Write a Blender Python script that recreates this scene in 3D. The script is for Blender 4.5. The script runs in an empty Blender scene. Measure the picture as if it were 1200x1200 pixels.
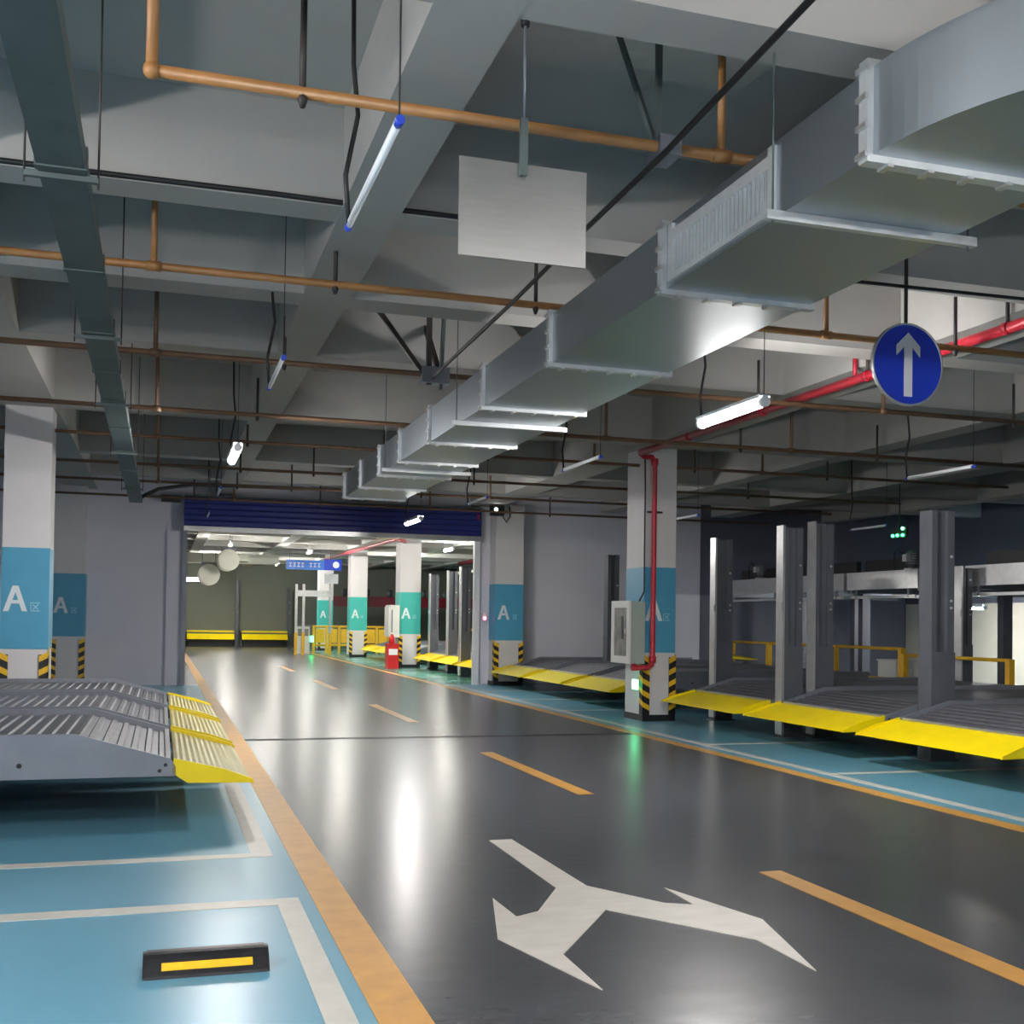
import bpy, math, random
from mathutils import Matrix, Vector
random.seed(7)
scene = bpy.context.scene
COL = scene.collection

# ------------------------------------------------------------------ camera
cam_d = bpy.data.cameras.new('camera')
cam = bpy.data.objects.new('camera', cam_d); COL.objects.link(cam)
cam_d.sensor_width = 36.0
cam_d.lens = 1320.0 / 1200.0 * 36.0
cam_d.shift_y = 100.0 / 1200.0
cam_d.clip_start = 0.05; cam_d.clip_end = 300
cam.matrix_world = Matrix(((0.95468868, -0.02022549, -0.29691825, 0.0),
                           (-0.29724874, -0.01591112, -0.95466749, 0.0),
                           (0.01458431, 0.99966883, -0.02120217, 1.5),
                           (0, 0, 0, 1)))
scene.camera = cam

# ------------------------------------------------------------------ world and exposure
w = bpy.data.worlds.new('world'); scene.world = w; w.use_nodes = True
w.node_tree.nodes['Background'].inputs[0].default_value = (0.55, 0.6, 0.7, 1)
w.node_tree.nodes['Background'].inputs[1].default_value = 0.02
vs = scene.view_settings
vs.view_transform = 'Standard'; vs.look = 'None'; vs.gamma = 1.0; vs.use_curve_mapping = False
vs.exposure = 2.38
LAMP_STRENGTH = 85.0
FAR_STRENGTH = 85.0

# ------------------------------------------------------------------ materials
def mat(name, col, rough=0.5, metal=0.0, var=0.12, scale=3.0, bump=0.0, bscale=40.0, emit=None, stretch=None,
        rvar=0.0, coat=0.0, spec=0.5, col2=None):
    m = bpy.data.materials.new(name); m.use_nodes = True
    nt = m.node_tree; b = nt.nodes['Principled BSDF']
    tc = nt.nodes.new('ShaderNodeTexCoord'); mp = nt.nodes.new('ShaderNodeMapping')
    geo = nt.nodes.new('ShaderNodeNewGeometry')
    nt.links.new(geo.outputs['Position'], mp.inputs['Vector'])
    if stretch: mp.inputs['Scale'].default_value = stretch
    nz = nt.nodes.new('ShaderNodeTexNoise'); nz.inputs['Scale'].default_value = scale
    nz.inputs['Detail'].default_value = 6; nz.inputs['Roughness'].default_value = 0.6
    nt.links.new(mp.outputs[0], nz.inputs['Vector'])
    rp = nt.nodes.new('ShaderNodeValToRGB')
    c2 = col2 if col2 else tuple(min(1, c * (1 + var)) for c in col)
    c1 = tuple(c * (1 - var) for c in col)
    rp.color_ramp.elements[0].position = 0.3; rp.color_ramp.elements[1].position = 0.7
    rp.color_ramp.elements[0].color = (*c1, 1); rp.color_ramp.elements[1].color = (*c2, 1)
    nt.links.new(nz.outputs['Fac'], rp.inputs[0])
    nt.links.new(rp.outputs[0], b.inputs['Base Color'])
    b.inputs['Metallic'].default_value = metal
    b.inputs['Roughness'].default_value = rough
    b.inputs['Specular IOR Level'].default_value = spec
    b.inputs['Coat Weight'].default_value = coat
    if rvar:
        mr = nt.nodes.new('ShaderNodeMapRange')
        mr.inputs['From Min'].default_value = 0.3; mr.inputs['From Max'].default_value = 0.7
        mr.inputs['To Min'].default_value = max(0.02, rough - rvar); mr.inputs['To Max'].default_value = rough + rvar
        nt.links.new(nz.outputs['Fac'], mr.inputs['Value']); nt.links.new(mr.outputs[0], b.inputs['Roughness'])
    if bump:
        n2 = nt.nodes.new('ShaderNodeTexNoise'); n2.inputs['Scale'].default_value = bscale; n2.inputs['Detail'].default_value = 4 if bscale > 10 else 1
        nt.links.new(mp.outputs[0], n2.inputs['Vector'])
        bp = nt.nodes.new('ShaderNodeBump'); bp.inputs['Strength'].default_value = bump; bp.inputs['Distance'].default_value = 0.02
        nt.links.new(n2.outputs['Fac'], bp.inputs['Height']); nt.links.new(bp.outputs[0], b.inputs['Normal'])
    if emit:
        b.inputs['Emission Color'].default_value = (*emit[0], 1); b.inputs['Emission Strength'].default_value = emit[1]
    return m

def s(r, g, b):
    f = lambda c: (c / 255 / 12.92) if c <= 10 else ((c / 255 + 0.055) / 1.055) ** 2.4
    return (f(r), f(g), f(b))

M = {}
M['floor'] = mat('grey_epoxy', s(68, 70, 75), 0.27, var=0.17, scale=1.3, bump=0.09, bscale=5.0, stretch=(1, 1.6, 1), spec=0.5)
M['blue_floor'] = mat('blue_epoxy', s(96, 150, 173), 0.31, var=0.05, scale=1.1, bump=0.05, bscale=3.0)
M['teal_floor'] = mat('teal_epoxy', s(88, 150, 140), 0.25, var=0.10, scale=1.1, rvar=0.06, bump=0.05, bscale=7)
M['orange_line'] = mat('orange_line_paint', s(192, 142, 70), 0.4, var=0.12, scale=6, bump=0.05, bscale=30)
M['white_line'] = mat('white_line_paint', s(188, 187, 180), 0.4, var=0.08, scale=6)
M['arrow'] = mat('arrow_paint', s(196, 192, 184), 0.45, var=0.10, scale=4, stretch=(1, 2.5, 1))
M['joint'] = mat('joint_dark', s(38, 38, 42), 0.6, var=0.3, scale=30, bump=0.3)
M['ceiling'] = mat('painted_concrete', s(166, 165, 162), 0.85, var=0.06, scale=0.9, bump=0.08, bscale=14)
M['wall'] = mat('wall_paint', s(208, 207, 217), 0.6, var=0.04, scale=0.8, bump=0.04, bscale=25)
M['wall_shade'] = mat('wall_painted_shade', s(92, 95, 108), 0.6, var=0.05, scale=0.8)  # dark tone stands in for shade on the unlit walls
M['wall_far'] = mat('wall_far_paint', s(116, 120, 110), 0.7, var=0.05, scale=0.6)
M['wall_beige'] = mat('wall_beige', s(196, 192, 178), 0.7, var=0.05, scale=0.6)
M['col_white'] = mat('column_white', s(208, 206, 208), 0.55, var=0.03, scale=2)
M['col_blue'] = mat('column_blue', s(78, 156, 190), 0.45, var=0.05, scale=2)
M['col_teal'] = mat('column_teal', s(60, 178, 168), 0.45, var=0.05, scale=2)
M['letter'] = mat('letter_white', s(214, 224, 228), 0.5, var=0.03)
M['letter_pale'] = mat('letter_pale', s(150, 205, 220), 0.5, var=0.03)
M['black'] = mat('black_rubber', s(34, 34, 37), 0.38, var=0.25, scale=20, bump=0.15)
M['yellow'] = mat('yellow_paint', s(240, 214, 10), 0.32, var=0.05, scale=4, bump=0.03)
M['yellow_khaki'] = mat('yellow_khaki_paint', s(160, 148, 68), 0.32, metal=0.2, var=0.12, scale=5, bump=0.04)  # muted khaki yellow for the flaps beside the blue bays
M['yellow_pale'] = mat('yellow_pale_paint', s(224, 208, 70), 0.32, var=0.06, scale=5)
M['yellow_tape'] = mat('yellow_tape', s(232, 186, 40), 0.4, var=0.12, scale=30)
M['rail_yellow'] = mat('rail_yellow', s(226, 176, 40), 0.4, var=0.1, scale=8)
M['deck'] = mat('galvanized_deck', s(98, 99, 106), 0.48, metal=0.4, var=0.14, scale=5, bump=0.05)
M['rail'] = mat('platform_steel', s(128, 132, 142), 0.42, metal=0.35, var=0.08, scale=3)
M['post'] = mat('lift_post_steel', s(92, 95, 102), 0.45, metal=0.3, var=0.1, scale=4)
M['silver'] = mat('bright_steel', s(214, 214, 214), 0.28, metal=0.8, var=0.08, scale=9)
M['galv'] = mat('galvanized_duct', s(170, 180, 188), 0.38, metal=0.95, var=0.03, scale=1.0, rvar=0.02)
M['tray'] = mat('cable_tray_steel', s(92, 104, 104), 0.5, metal=0.5, var=0.12, scale=4)
M['flange'] = mat('flange_steel', s(216, 220, 222), 0.36, metal=0.6, var=0.08, scale=12)
M['pipe'] = mat('sprinkler_pipe_paint', s(158, 112, 66), 0.45, var=0.18, scale=7, bump=0.05)
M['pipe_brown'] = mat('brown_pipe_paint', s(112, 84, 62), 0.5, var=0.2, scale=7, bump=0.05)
M['pipe_dark'] = mat('dark_iron', s(58, 54, 52), 0.55, metal=0.2, var=0.2, scale=8)
M['red'] = mat('red_pipe_paint', s(176, 34, 52), 0.32, var=0.1, scale=6)
M['maroon'] = mat('maroon_steel', s(130, 24, 44), 0.4, var=0.12, scale=6)
M['redbox'] = mat('red_cabinet', s(196, 38, 40), 0.35, var=0.08)
M['navy'] = mat('shutter_navy', s(38, 46, 126), 0.42, var=0.06, scale=2)
M['sign_blue'] = mat('sign_blue', s(30, 62, 196), 0.35, var=0.04, scale=2)
M['sign_sky'] = mat('direction_sign_blue', s(44, 112, 206), 0.4, var=0.04)
M['sign_white'] = mat('sign_white', s(224, 226, 230), 0.45, var=0.03)
M['sheet'] = mat('brushed_sheet', s(214, 214, 214), 0.26, metal=0.95, var=0.05, scale=6, stretch=(1, 1, 8), bump=0.02)
M['cable'] = mat('black_cable', s(26, 27, 30), 0.5, var=0.2)
M['lamp_body'] = mat('lamp_plastic', s(226, 229, 234), 0.35, var=0.03)
M['lamp_cap'] = mat('lamp_blue_cap', s(40, 72, 200), 0.4, var=0.05)
M['lamp_lit'] = mat('lamp_lit', (0.9, 0.9, 0.9), 0.4, var=0.01, emit=((1.0, 0.965, 0.93), LAMP_STRENGTH))
M['lamp_far'] = mat('lamp_far_lit', (0.9, 0.9, 0.9), 0.4, var=0.01, emit=((1.0, 0.98, 0.90), FAR_STRENGTH))
M['light_box'] = mat('light_box_lit', (0.9, 0.9, 0.9), 0.4, var=0.01, emit=((1.0, 0.98, 0.92), 4))
M['led_green'] = mat('led_green', (0.1, 0.9, 0.3), 0.4, var=0.01, emit=((0.05, 1.0, 0.28), 2.5))
M['exit_lens'] = mat('exit_sign_lens', (0.4, 0.9, 0.6), 0.4, var=0.01, emit=((0.12, 1.0, 0.40), 3))
M['led_white'] = mat('led_white', (0.9, 0.9, 0.9), 0.4, var=0.01, emit=((1, 1, 1), 4))
M['led_red'] = mat('led_red', (0.9, 0.2, 0.3), 0.4, var=0.01, emit=((1, 0.15, 0.3), 1.2))
M['cab_white'] = mat('cabinet_white', s(224, 226, 222), 0.4, var=0.03)
M['cab_green'] = mat('cabinet_grey_green', s(160, 174, 166), 0.45, var=0.04)
M['glass'] = mat('cabinet_glass', s(140, 140, 132), 0.12, var=0.3, scale=6)
M['white_duct'] = mat('white_duct', s(226, 226, 214), 0.5, var=0.04)

# ------------------------------------------------------------------ mesh builder
WL = {}
def wloc(o):
    return WL.get(o.name, Vector((0, 0, 0))) if o else Vector((0, 0, 0))

class MB:
    def __init__(self): self.v = []; self.f = []; self.sm = []
    def add(self, vs_, fs, smooth=False):
        o = len(self.v); self.v += [tuple(p) for p in vs_]
        for q in fs: self.f.append(tuple(i + o for i in q)); self.sm.append(smooth)
        return self
    def box(self, x0, x1, y0, y1, z0, z1):
        vv = [(x, y, zz) for zz in (z0, z1) for y in (y0, y1) for x in (x0, x1)]
        return self.add(vv, [(0, 2, 3, 1), (4, 5, 7, 6), (0, 1, 5, 4), (2, 6, 7, 3), (0, 4, 6, 2), (1, 3, 7, 5)])
    def bar(self, a, b, wd, ht, up=(0, 0, 1)):
        a = Vector(a); b = Vector(b); d = (b - a).normalized(); u = Vector(up)
        if abs(d.dot(u)) > 0.98: u = Vector((1, 0, 0))
        sx = d.cross(u).normalized(); uu = sx.cross(d).normalized()
        vv = [p + sx * (wd / 2 * i) + uu * (ht / 2 * j) for p in (a, b) for i, j in ((-1, -1), (1, -1), (1, 1), (-1, 1))]
        return self.add(vv, [(3, 2, 1, 0), (4, 5, 6, 7), (0, 1, 5, 4), (1, 2, 6, 5), (2, 3, 7, 6), (3, 0, 4, 7)])
    def tube(self, pts, r, n=10, cap=True):
        pts = [Vector(p) for p in pts]; rings = []
        N = len(pts); ref = None
        for i, p in enumerate(pts):
            if i == 0: d = pts[1] - pts[0]
            elif i == N - 1: d = pts[-1] - pts[-2]
            else: d = (pts[i] - pts[i - 1]).normalized() + (pts[i + 1] - pts[i]).normalized()
            d.normalize()
            if ref is None: ref = Vector((0, 0, 1)) if abs(d.z) < 0.9 else Vector((1, 0, 0))
            sx = d.cross(ref)
            if sx.length < 1e-4: ref = Vector((0, 1, 0)); sx = d.cross(ref)
            sx.normalize(); uu = sx.cross(d).normalized(); ref = uu
            rr = r[i] if isinstance(r, (list, tuple)) else r
            rings.append([p + sx * (rr * math.cos(2 * math.pi * k / n)) + uu * (rr * math.sin(2 * math.pi * k / n)) for k in range(n)])
        vv = [q for rg in rings for q in rg]; ff = []
        for i in range(N - 1):
            for k in range(n):
                ff.append((i * n + k, i * n + (k + 1) % n, (i + 1) * n + (k + 1) % n, (i + 1) * n + k))
        self.add(vv, ff, True)
        if cap:
            o = len(self.v) - N * n
            self.f.append(tuple(o + k for k in reversed(range(n)))); self.sm.append(False)
            self.f.append(tuple(o + (N - 1) * n + k for k in range(n))); self.sm.append(False)
        return self
    def prism(self, poly, axis, a, b):
        """poly: 2D points in the two other axes (order x,y / x,z / y,z), extruded along axis from a to b"""
        def pt(q, t):
            return {'x': (t, q[0], q[1]), 'y': (q[0], t, q[1]), 'z': (q[0], q[1], t)}[axis]
        n = len(poly)
        vv = [pt(q, a) for q in poly] + [pt(q, b) for q in poly]
        ff = [tuple(reversed(range(n))), tuple(range(n, 2 * n))] + [(i, (i + 1) % n, n + (i + 1) % n, n + i) for i in range(n)]
        return self.add(vv, ff)
    def sphere(self, c, r, n=10):
        c = Vector(c); pts = []; rr = []
        for i in range(7):
            t = -math.pi / 2 + math.pi * i / 6
            pts.append(c + Vector((0, 0, r * math.sin(t)))); rr.append(max(1e-4, r * math.cos(t)))
        return self.tube(pts, rr, n)
    def build(self, name, m, parent=None, loc=None):
        if loc is None:
            if parent is not None: loc = wloc(parent)
            else:
                xs = [p[0] for p in self.v]; ys = [p[1] for p in self.v]; zs = [p[2] for p in self.v]
                loc = Vector(((min(xs) + max(xs)) / 2, (min(ys) + max(ys)) / 2, min(zs)))
        loc = Vector(loc)
        me = bpy.data.meshes.new(name)
        me.from_pydata([(p[0] - loc.x, p[1] - loc.y, p[2] - loc.z) for p in self.v], [], self.f)
        me.polygons.foreach_set('use_smooth', self.sm)
        me.materials.append(m if not isinstance(m, str) else M[m])
        import bmesh
        bm = bmesh.new(); bm.from_mesh(me); bmesh.ops.recalc_face_normals(bm, faces=bm.faces); bm.to_mesh(me); bm.free()
        me.update()
        o = bpy.data.objects.new(name, me); COL.objects.link(o)
        if parent is not None:
            o.parent = parent; o.location = loc - wloc(parent)
        else: o.location = loc
        WL[o.name] = loc
        return o

def thing(name, label, cat, loc=(0, 0, 0), group=None):
    o = bpy.data.objects.new(name, None); COL.objects.link(o)
    o.empty_display_size = 0.2
    o.location = loc; WL[o.name] = Vector(loc)
    return tag(o, label, cat, group)
def tag(o, label, cat, group=None):
    o['label'] = label; o['category'] = cat
    if group: o['group'] = group
    return o
def struct(o, label=None):
    o['kind'] = 'structure'
    if label: o['label'] = label
    return o
def copy_tree(o, parent=None):
    c = o.copy(); COL.objects.link(c); c.parent = parent
    for ch in list(o.children): copy_tree(ch, c)
    return c
def part_copy(o, parent, loc):
    """another piece sharing o's mesh, at a world location, under parent"""
    c = o.copy(); COL.objects.link(c); c.parent = parent
    c.location = Vector(loc) - wloc(parent); WL[c.name] = Vector(loc)
    return c

# ------------------------------------------------------------------ the shell
YW = 25.6          # wall with the shutter opening
YF = 61.0          # far wall of the lit hall
XL, XR = -8.0, 19.0
YB = -7.0
SLAB, SOFF = 4.85, 4.2

floor = struct(MB().box(XL - .2, XR + .2, YB - .2, YF + .2, -0.2, 0).build('floor', 'floor'), 'dark grey glossy epoxy garage floor')
def fl(name, m, x0, x1, y0, y1, z=0.003):
    return MB().box(x0, x1, y0, y1, -0.05, z).build(name, m, floor)
fl('bay_surface', 'blue_floor', XL, 0.84, YB, YW, 0.002)
fl('bay_surface', 'blue_floor', 6.26, XR, YB, YW, 0.002)
fl('bay_surface', 'teal_floor', 6.4, XR, YW + .1, YF, 0.002)
fl('lane_line', 'orange_line', 0.80, 1.0, YB, 48.0, 0.0045)
fl('lane_line', 'orange_line', 6.10, 6.26, YB, 56.0, 0.0045)
for y0, y1 in ((1.6, 6.1), (9.2, 12.36), (16.2, 19.6), (24.0, 27.6), (32.0, 35.5)):
    fl('dash_line', 'orange_line', 3.49, 3.64, y0, y1, 0.004)
fl('bay_line', 'white_line', 6.42, 6.53, YB, YW, 0.0045)
# left bays
fl('bay_line', 'white_line', XL, 0.73, 5.99, 6.13, 0.0045)
fl('bay_line', 'white_line', 0.61, 0.73, YB, 5.99, 0.0045)
fl('bay_line', 'white_line', XL, 0.70, 7.22, 7.34, 0.0045)
fl('bay_line', 'white_line', 0.57, 0.70, 7.34, 15.2, 0.0045)
# right bays
for yy in (9.95, 12.7, 18.0, 20.6, 23.2):
    fl('bay_line', 'white_line', 6.53, 11.5, yy - .05, yy + .05, 0.0045)
for yy in (29, 31.6, 36.5, 39, 41.5):
    fl('bay_line', 'white_line', 6.6, 11.5, yy - .05, yy + .05, 0.0045)
fl('expansion_joint', 'joint', 1.0, 6.1, 14.06, 14.20, 0.003)
ax = 2.247
half = [(0.08, 7.41), (0.092, 6.01), (0.356, 5.545), (0.497, 5.47), (0.507, 5.865), (0.702, 5.115), (0.498, 4.30), (0.488, 4.80), (0.0, 5.494)]
poly = [(ax + x, y) for x, y in half] + [(ax - x, y) for x, y in reversed(half[:-1])]
MB().prism(poly, 'z', -0.03, 0.0045).build('direction_arrow', 'arrow', floor)

# ceiling slab with downstand beams
ceiling = struct(MB().box(XL - .2, XR + .2, YB - .2, YF + .2, SLAB, SLAB + .2).build('ceiling', 'ceiling'), 'pale painted concrete ceiling with downstand beams')
ty = [YB + 1.2, -4.1, -1.2, 1.72, 4.62, 7.49, 9.6, 11.78, 15.55, 19.9, 22.9, 28.5, 31.5, 34.9, 38, 41, 44.4, 47.5, 50.5, 53.8, 57]
for yy in ty:
    hwid = .25 if abs(yy - 15.55) < .1 else .18 if abs(yy - 9.6) < .1 else .15
    MB().box(XL, XR, yy - hwid, yy + hwid, SOFF, SLAB + .02).build('beam', 'ceiling', ceiling)
for x0, x1 in ((-5.1, -4.7), (-2.0, -1.35), (1.08, 1.47), (4.05, 4.45), (6.9, 7.55), (10.2, 10.6), (13.2, 13.8), (16.4, 16.8)):
    MB().box(x0, x1, YB, YF, SOFF - .004, SLAB + .02).build('beam', 'ceiling', ceiling)

DX0, DX1 = 0.43, 7.11
wl = MB().box(XL, DX0, YW, YW + .3, 0, SLAB).box(DX1, 12.9, YW, YW + .3, 0, SLAB).box(DX0, DX1, YW, YW + .3, 3.75, SLAB)
struct(wl.build('wall_end', 'wall'), 'pale lilac grey wall with the wide shutter opening')
struct(MB().box(12.9, XR, YW + .04, YW + .3, 0, SLAB).build('wall_side', 'wall_shade'), 'end wall behind the raised platforms, darkened for light falloff')  # light falloff along the end wall put into a darker colour
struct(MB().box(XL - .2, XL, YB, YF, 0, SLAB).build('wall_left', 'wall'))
struct(MB().box(XR, XR + .2, YB, YF, 0, SLAB).build('wall_right', 'wall_shade'))  # shade of the unlit upper wall put into its colour
struct(MB().box(XR - .02, XR, YB, YW, 0, 2.1).build('trim_2', 'wall_beige'), 'beige lower part of the side wall, the rest darkened as shade')  # beige kept only where lamplight reaches below the platforms
struct(MB().box(XL, XR, YB - .2, YB, 0, SLAB).build('wall_back', 'wall'))
struct(MB().box(XL, XR, YF, YF + .2, 0, SLAB).build('wall_far', 'wall_far'))
jam = MB().box(DX0 - .34, DX0, YW - .06, YW, 0, 3.4).build('trim_1', 'wall'); struct(jam)

# roller shutter
sh = thing('roller_shutter', 'navy blue roller shutter rolled up above the wide opening', 'shutter', (3.77, YW - .2, 0))
for k in range(5):
    z0 = 3.47 + k * 0.126
    MB().prism([(YW - .26, z0 + .003), (YW - .272, z0 + .03), (YW - .272, z0 + .1), (YW - .26, z0 + .124), (YW - .02, z0 + .124), (YW - .02, z0 + .003)], 'x', DX0, DX1).build('slat', 'navy', sh)
MB().box(DX0, DX1, YW - .29, YW - .03, 3.36, 3.466).build('bottom_bar', 'silver', sh)
MB().box(DX1 - .12, DX1 + .02, YW - .12, YW - .005, 0, 3.36).build('guide_rail', 'lamp_body', sh)
MB().box(DX0 - .02, DX0 + .08, YW - .12, YW - .005, 0, 3.36).build('guide_rail', 'rail', sh)
MB().box(DX0, DX1, YW - .3, YW - .02, 4.105, 4.135).build('top_cover', 'tray', sh)
MB().box(7.0, 7.04, YW - .277, YW - .27, 3.85, 4.0).build('indicator_mark', 'redbox', sh)

# ------------------------------------------------------------------ columns
def letter_A(mb, cx, y, cz, h, sgn=1):
    w_ = h * 0.44; t = h * 0.19
    def P(px, pz): return (cx + px, cz + pz)
    mb.prism([P(-w_, -h / 2), P(-w_ + t * 1.05, -h / 2), P(t * .42, h / 2), P(-t * .55, h / 2)], 'y', y, y + .02)
    mb.prism([P(w_ - t * 1.05, -h / 2), P(w_, -h / 2), P(t * .55, h / 2), P(-t * .42, h / 2)], 'y', y - .0008, y + .02)
    mb.prism([P(-w_ * .55, -h * .2), P(w_ * .55, -h * .2), P(w_ * .46, -h * .06), P(-w_ * .46, -h * .06)], 'y', y - .0016, y + .02)
def glyph_qu(mb, cx, y, cz, h):
    t = h * .11; a = h / 2
    mb.box(cx - a, cx + a, y, y + .02, cz + a - t, cz + a)
    mb.box(cx - a, cx - a + t, y, y + .02, cz - a, cz + a)
    mb.box(cx - a, cx + a, y, y + .02, cz - a, cz - a + t)
    mb.bar((cx - .22 * h, y + .01, cz - .28 * h), (cx + .34 * h, y + .01, cz + .28 * h), .02, t)
    mb.bar((cx - .22 * h, y + .01, cz + .24 * h), (cx + .34 * h, y + .01, cz - .28 * h), .02, t)
stripe_mesh = {}
def column(x0, x1, y0, y1, label, band='col_blue', letter='letter', zt=SOFF, off=0.0, group=None):
    t = thing('column', label, 'column', ((x0 + x1) / 2, (y0 + y1) / 2, 0), group)
    MB().box(x0, x1, y0, y1, 0, zt).build('shaft', 'col_white', t)
    e = .004
    MB().box(x0 - e, x1 + e, y0 - e, y1 + e, 1.05, 2.36).build('painted_band', band, t)
    MB().box(x0 - .012, x1 + .012, y0 - .012, y1 + .012, 0, .10).build('plinth', 'black', t)
    W_ = x1 - x0; cx = (x0 + x1) / 2
    lm = MB(); letter_A(lm, cx - .12 * W_ / .6 + off, y0 - .009, 1.70, .33); lm.build('letter', letter, t)
    lm = MB(); glyph_qu(lm, cx + .13 * W_ / .6 + off, y0 - .009, 1.595, .115); lm.build('letter', 'letter_pale', t)
    for sx in (0, 1):
        gx0 = x0 - .014 if sx == 0 else x1 - .10; gx1 = x0 + .10 if sx == 0 else x1 + .014
        ex0, ex1 = (x0 - .014, x0 - .002) if sx == 0 else (x1 + .002, x1 + .014)
        g = MB().box(gx0, gx1, y0 - .016, y0 - .002, .10, .98).box(ex0, ex1, y0 - .016, y0 + .12, .10, .98).build('corner_guard', 'black', t)
        d = 1 if sx == 0 else -1
        for k in range(5):
            zc = .20 + k * .18
            a, b = (gx0, gx1)
            lo, hi = (.05, -.01) if d > 0 else (-.01, .05)
            pl = [(a, zc + lo - .03), (b, zc + hi - .03), (b, zc + hi + .05), (a, zc + lo + .05)]
            m_ = MB().prism(pl, 'y', y0 - .0185, y0 - .010)
            xx = ex0 - .0025 if sx == 0 else ex1 - .004
            z_edge = zc + (lo if sx == 0 else hi)
            m_.prism([(y0 - .0185, z_edge - .03), (y0 + .12, z_edge + .03), (y0 + .12, z_edge + .11), (y0 - .0185, z_edge + .05)], 'x', xx, xx + .0065)
            m_.build('stripe', 'yellow_tape', g)
    return t
column(-1.97, -1.40, 15.75, 16.3, 'white column with bright blue letter band behind the corrugated platforms')
column(-2.17, -1.53, 25.1, YW - .002, 'shaded column with dark blue letter band against the end wall', off=-.02)
column(7.05, 7.57, 15.85, 16.55, 'blue banded column carrying the red fire pipe and hose cabinet')
column(7.40, 8.08, 25.1, YW - .002, 'blue banded column at the right jamb of the shutter opening')
column(7.1, 7.76, 34.6, 35.3, 'teal banded column with a red extinguisher box at its foot', 'col_teal')
column(7.06, 7.72, 44.0, 44.7, 'teal banded column standing alone deep in the lit hall', 'col_teal')
column(7.06, 7.72, 53.2, 53.9, 'small teal banded column behind the yellow barrier gate', 'col_teal')

# ------------------------------------------------------------------ parking platforms
def prof(u):
    """deck height at distance u inward from the flap tip"""
    if u <= .55: return .335 + .155 * u / .55
    if u <= 1.2: return .49 + .18 * (u - .55) / .65
    return .67
PW = 2.25; PLEN = 5.1
def make_platform():
    root = thing('parking_platform', 'x', 'parking platform')
    hw = PW / 2
    # yellow flap: ribbed plate with folded skirt
    fm = MB(); n = 24
    top = []
    for i in range(n + 1):
        u = .012 + .53 * i / n
        top.append((-u, prof(u) - .012 + (.007 if i % 2 else 0)))
    pts = top + [(-.54, .40), (-.50, .44), (-.02, .318), (0, .318)]
    fm.prism([(-0.0, .318)] + top + [(-.545, .445)], 'y', -hw + .02, hw - .02)
    flap = fm.build('loading_flap', 'yellow', root)
    for s_ in (-1, 1):
        ya, yb = (s_ * hw, s_ * (hw - .022))
        MB().prism([(.012, .315), (.0, .345), (-.20, .418), (-.545, .50), (-.56, .40), (-.45, .325)], 'y', min(ya, yb), max(ya, yb)).build('flap_side', 'yellow', flap)
    # corrugated deck
    dm = MB(); us = []; u = .57
    while u < PLEN:
        us += [(u, 0), (u + .026, 0), (u + .038, .013), (u + .072, .013), (u + .084, 0)]
        u += .098
    vv = []
    for (a, h) in us:
        zz = prof(a) - .045 + h
        vv += [(-a, -hw + .03, zz), (-a, hw - .03, zz)]
    dm.add(vv, [(2 * i, 2 * i + 1, 2 * i + 3, 2 * i + 2) for i in range(len(us) - 1)])
    dm.build('deck', 'deck', root)
    for s_ in (-1, 1):
        ya, yb = sorted((s_ * hw, s_ * (hw - .03)))
        pl = [(-.53, .375), (-.53, .44), (-.57, .50), (-1.2, .68), (-PLEN, .68), (-PLEN, .375)]
        r = MB().prism(pl, 'y', ya, yb).build('side_rail', 'rail', root)
        yo = s_ * (hw + .004)
        for hx, hz, hr in ((-.60, .455, .014), (-.64, .415, .014), (-1.55, .47, .018), (-1.72, .47, .009)):
            MB().tube([(hx, yo - .004 * s_, hz), (hx, yo + .002 * s_, hz)], hr, 8).build('bolt', 'black', r)
    ub = MB()
    for xx in (-.7, -1.6, -2.6, -3.6, -4.7):
        ub.box(xx - .05, xx + .05, -hw + .03, hw - .03, .378, .43)
    ub.build('cross_member', 'post', root)
    for xx in (-3.0, -4.7):
        for s_ in (-1, 1):
            MB().box(xx - .06, xx + .06, s_ * (hw - .2) - .06, s_ * (hw - .2) + .06, 0, .38).build('foot', 'post', root)
    MB().box(-.60, -.565, -hw + .03, hw - .03, .40, .497).build('hinge_bar', 'silver', root)
    return root
plat = make_platform()
def place_platform(first, x, y, rz, label, group, flap_mat=None):
    o = plat if first else copy_tree(plat)
    o.location = (x, y, 0); o.rotation_euler = (0, 0, rz)
    tag(o, label, 'parking platform', group)
    WL[o.name] = Vector((x, y, 0))
    if flap_mat:
        for ch in o.children:
            if ch.name.startswith('loading_flap'):
                ch.material_slots[0].link = 'OBJECT'; ch.material_slots[0].material = M[flap_mat]
    return o
gl = 'low platforms beside the blue bays'
for i, (y, lb) in enumerate(((8.3, 'grey corrugated parking platform with khaki yellow flap, nearest the wheel stop'),
                             (10.8, 'grey corrugated parking platform, middle one of the three beside the blue bays'),
                             (13.3, 'grey corrugated parking platform right in front of the white column with bright blue band'))):
    place_platform(i == 0, .65, y + PW / 2, 0, lb, gl, 'yellow_khaki')
gr = 'low platforms along the right bays'
for y, lb in ((8.4, 'parking platform with the brightest yellow flap, farthest from the hose cabinet column'),
              (10.9, 'parking platform with yellow flap, second from the hose cabinet column'),
              (13.4, 'parking platform with yellow flap directly beside the hose cabinet column'),
              (17.75, 'parking platform with pale yellow flap just behind the hose cabinet'),
              (20.2, 'parking platform with pale yellow flap, middle of three before the lilac wall'),
              (22.7, 'parking platform with pale yellow flap touching the jamb column')):
    place_platform(False, 7.27, y + PW / 2, math.pi, lb, gr, 'yellow_pale' if y > 16 else 'yellow')
gf = 'low platforms in the lit hall'
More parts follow.
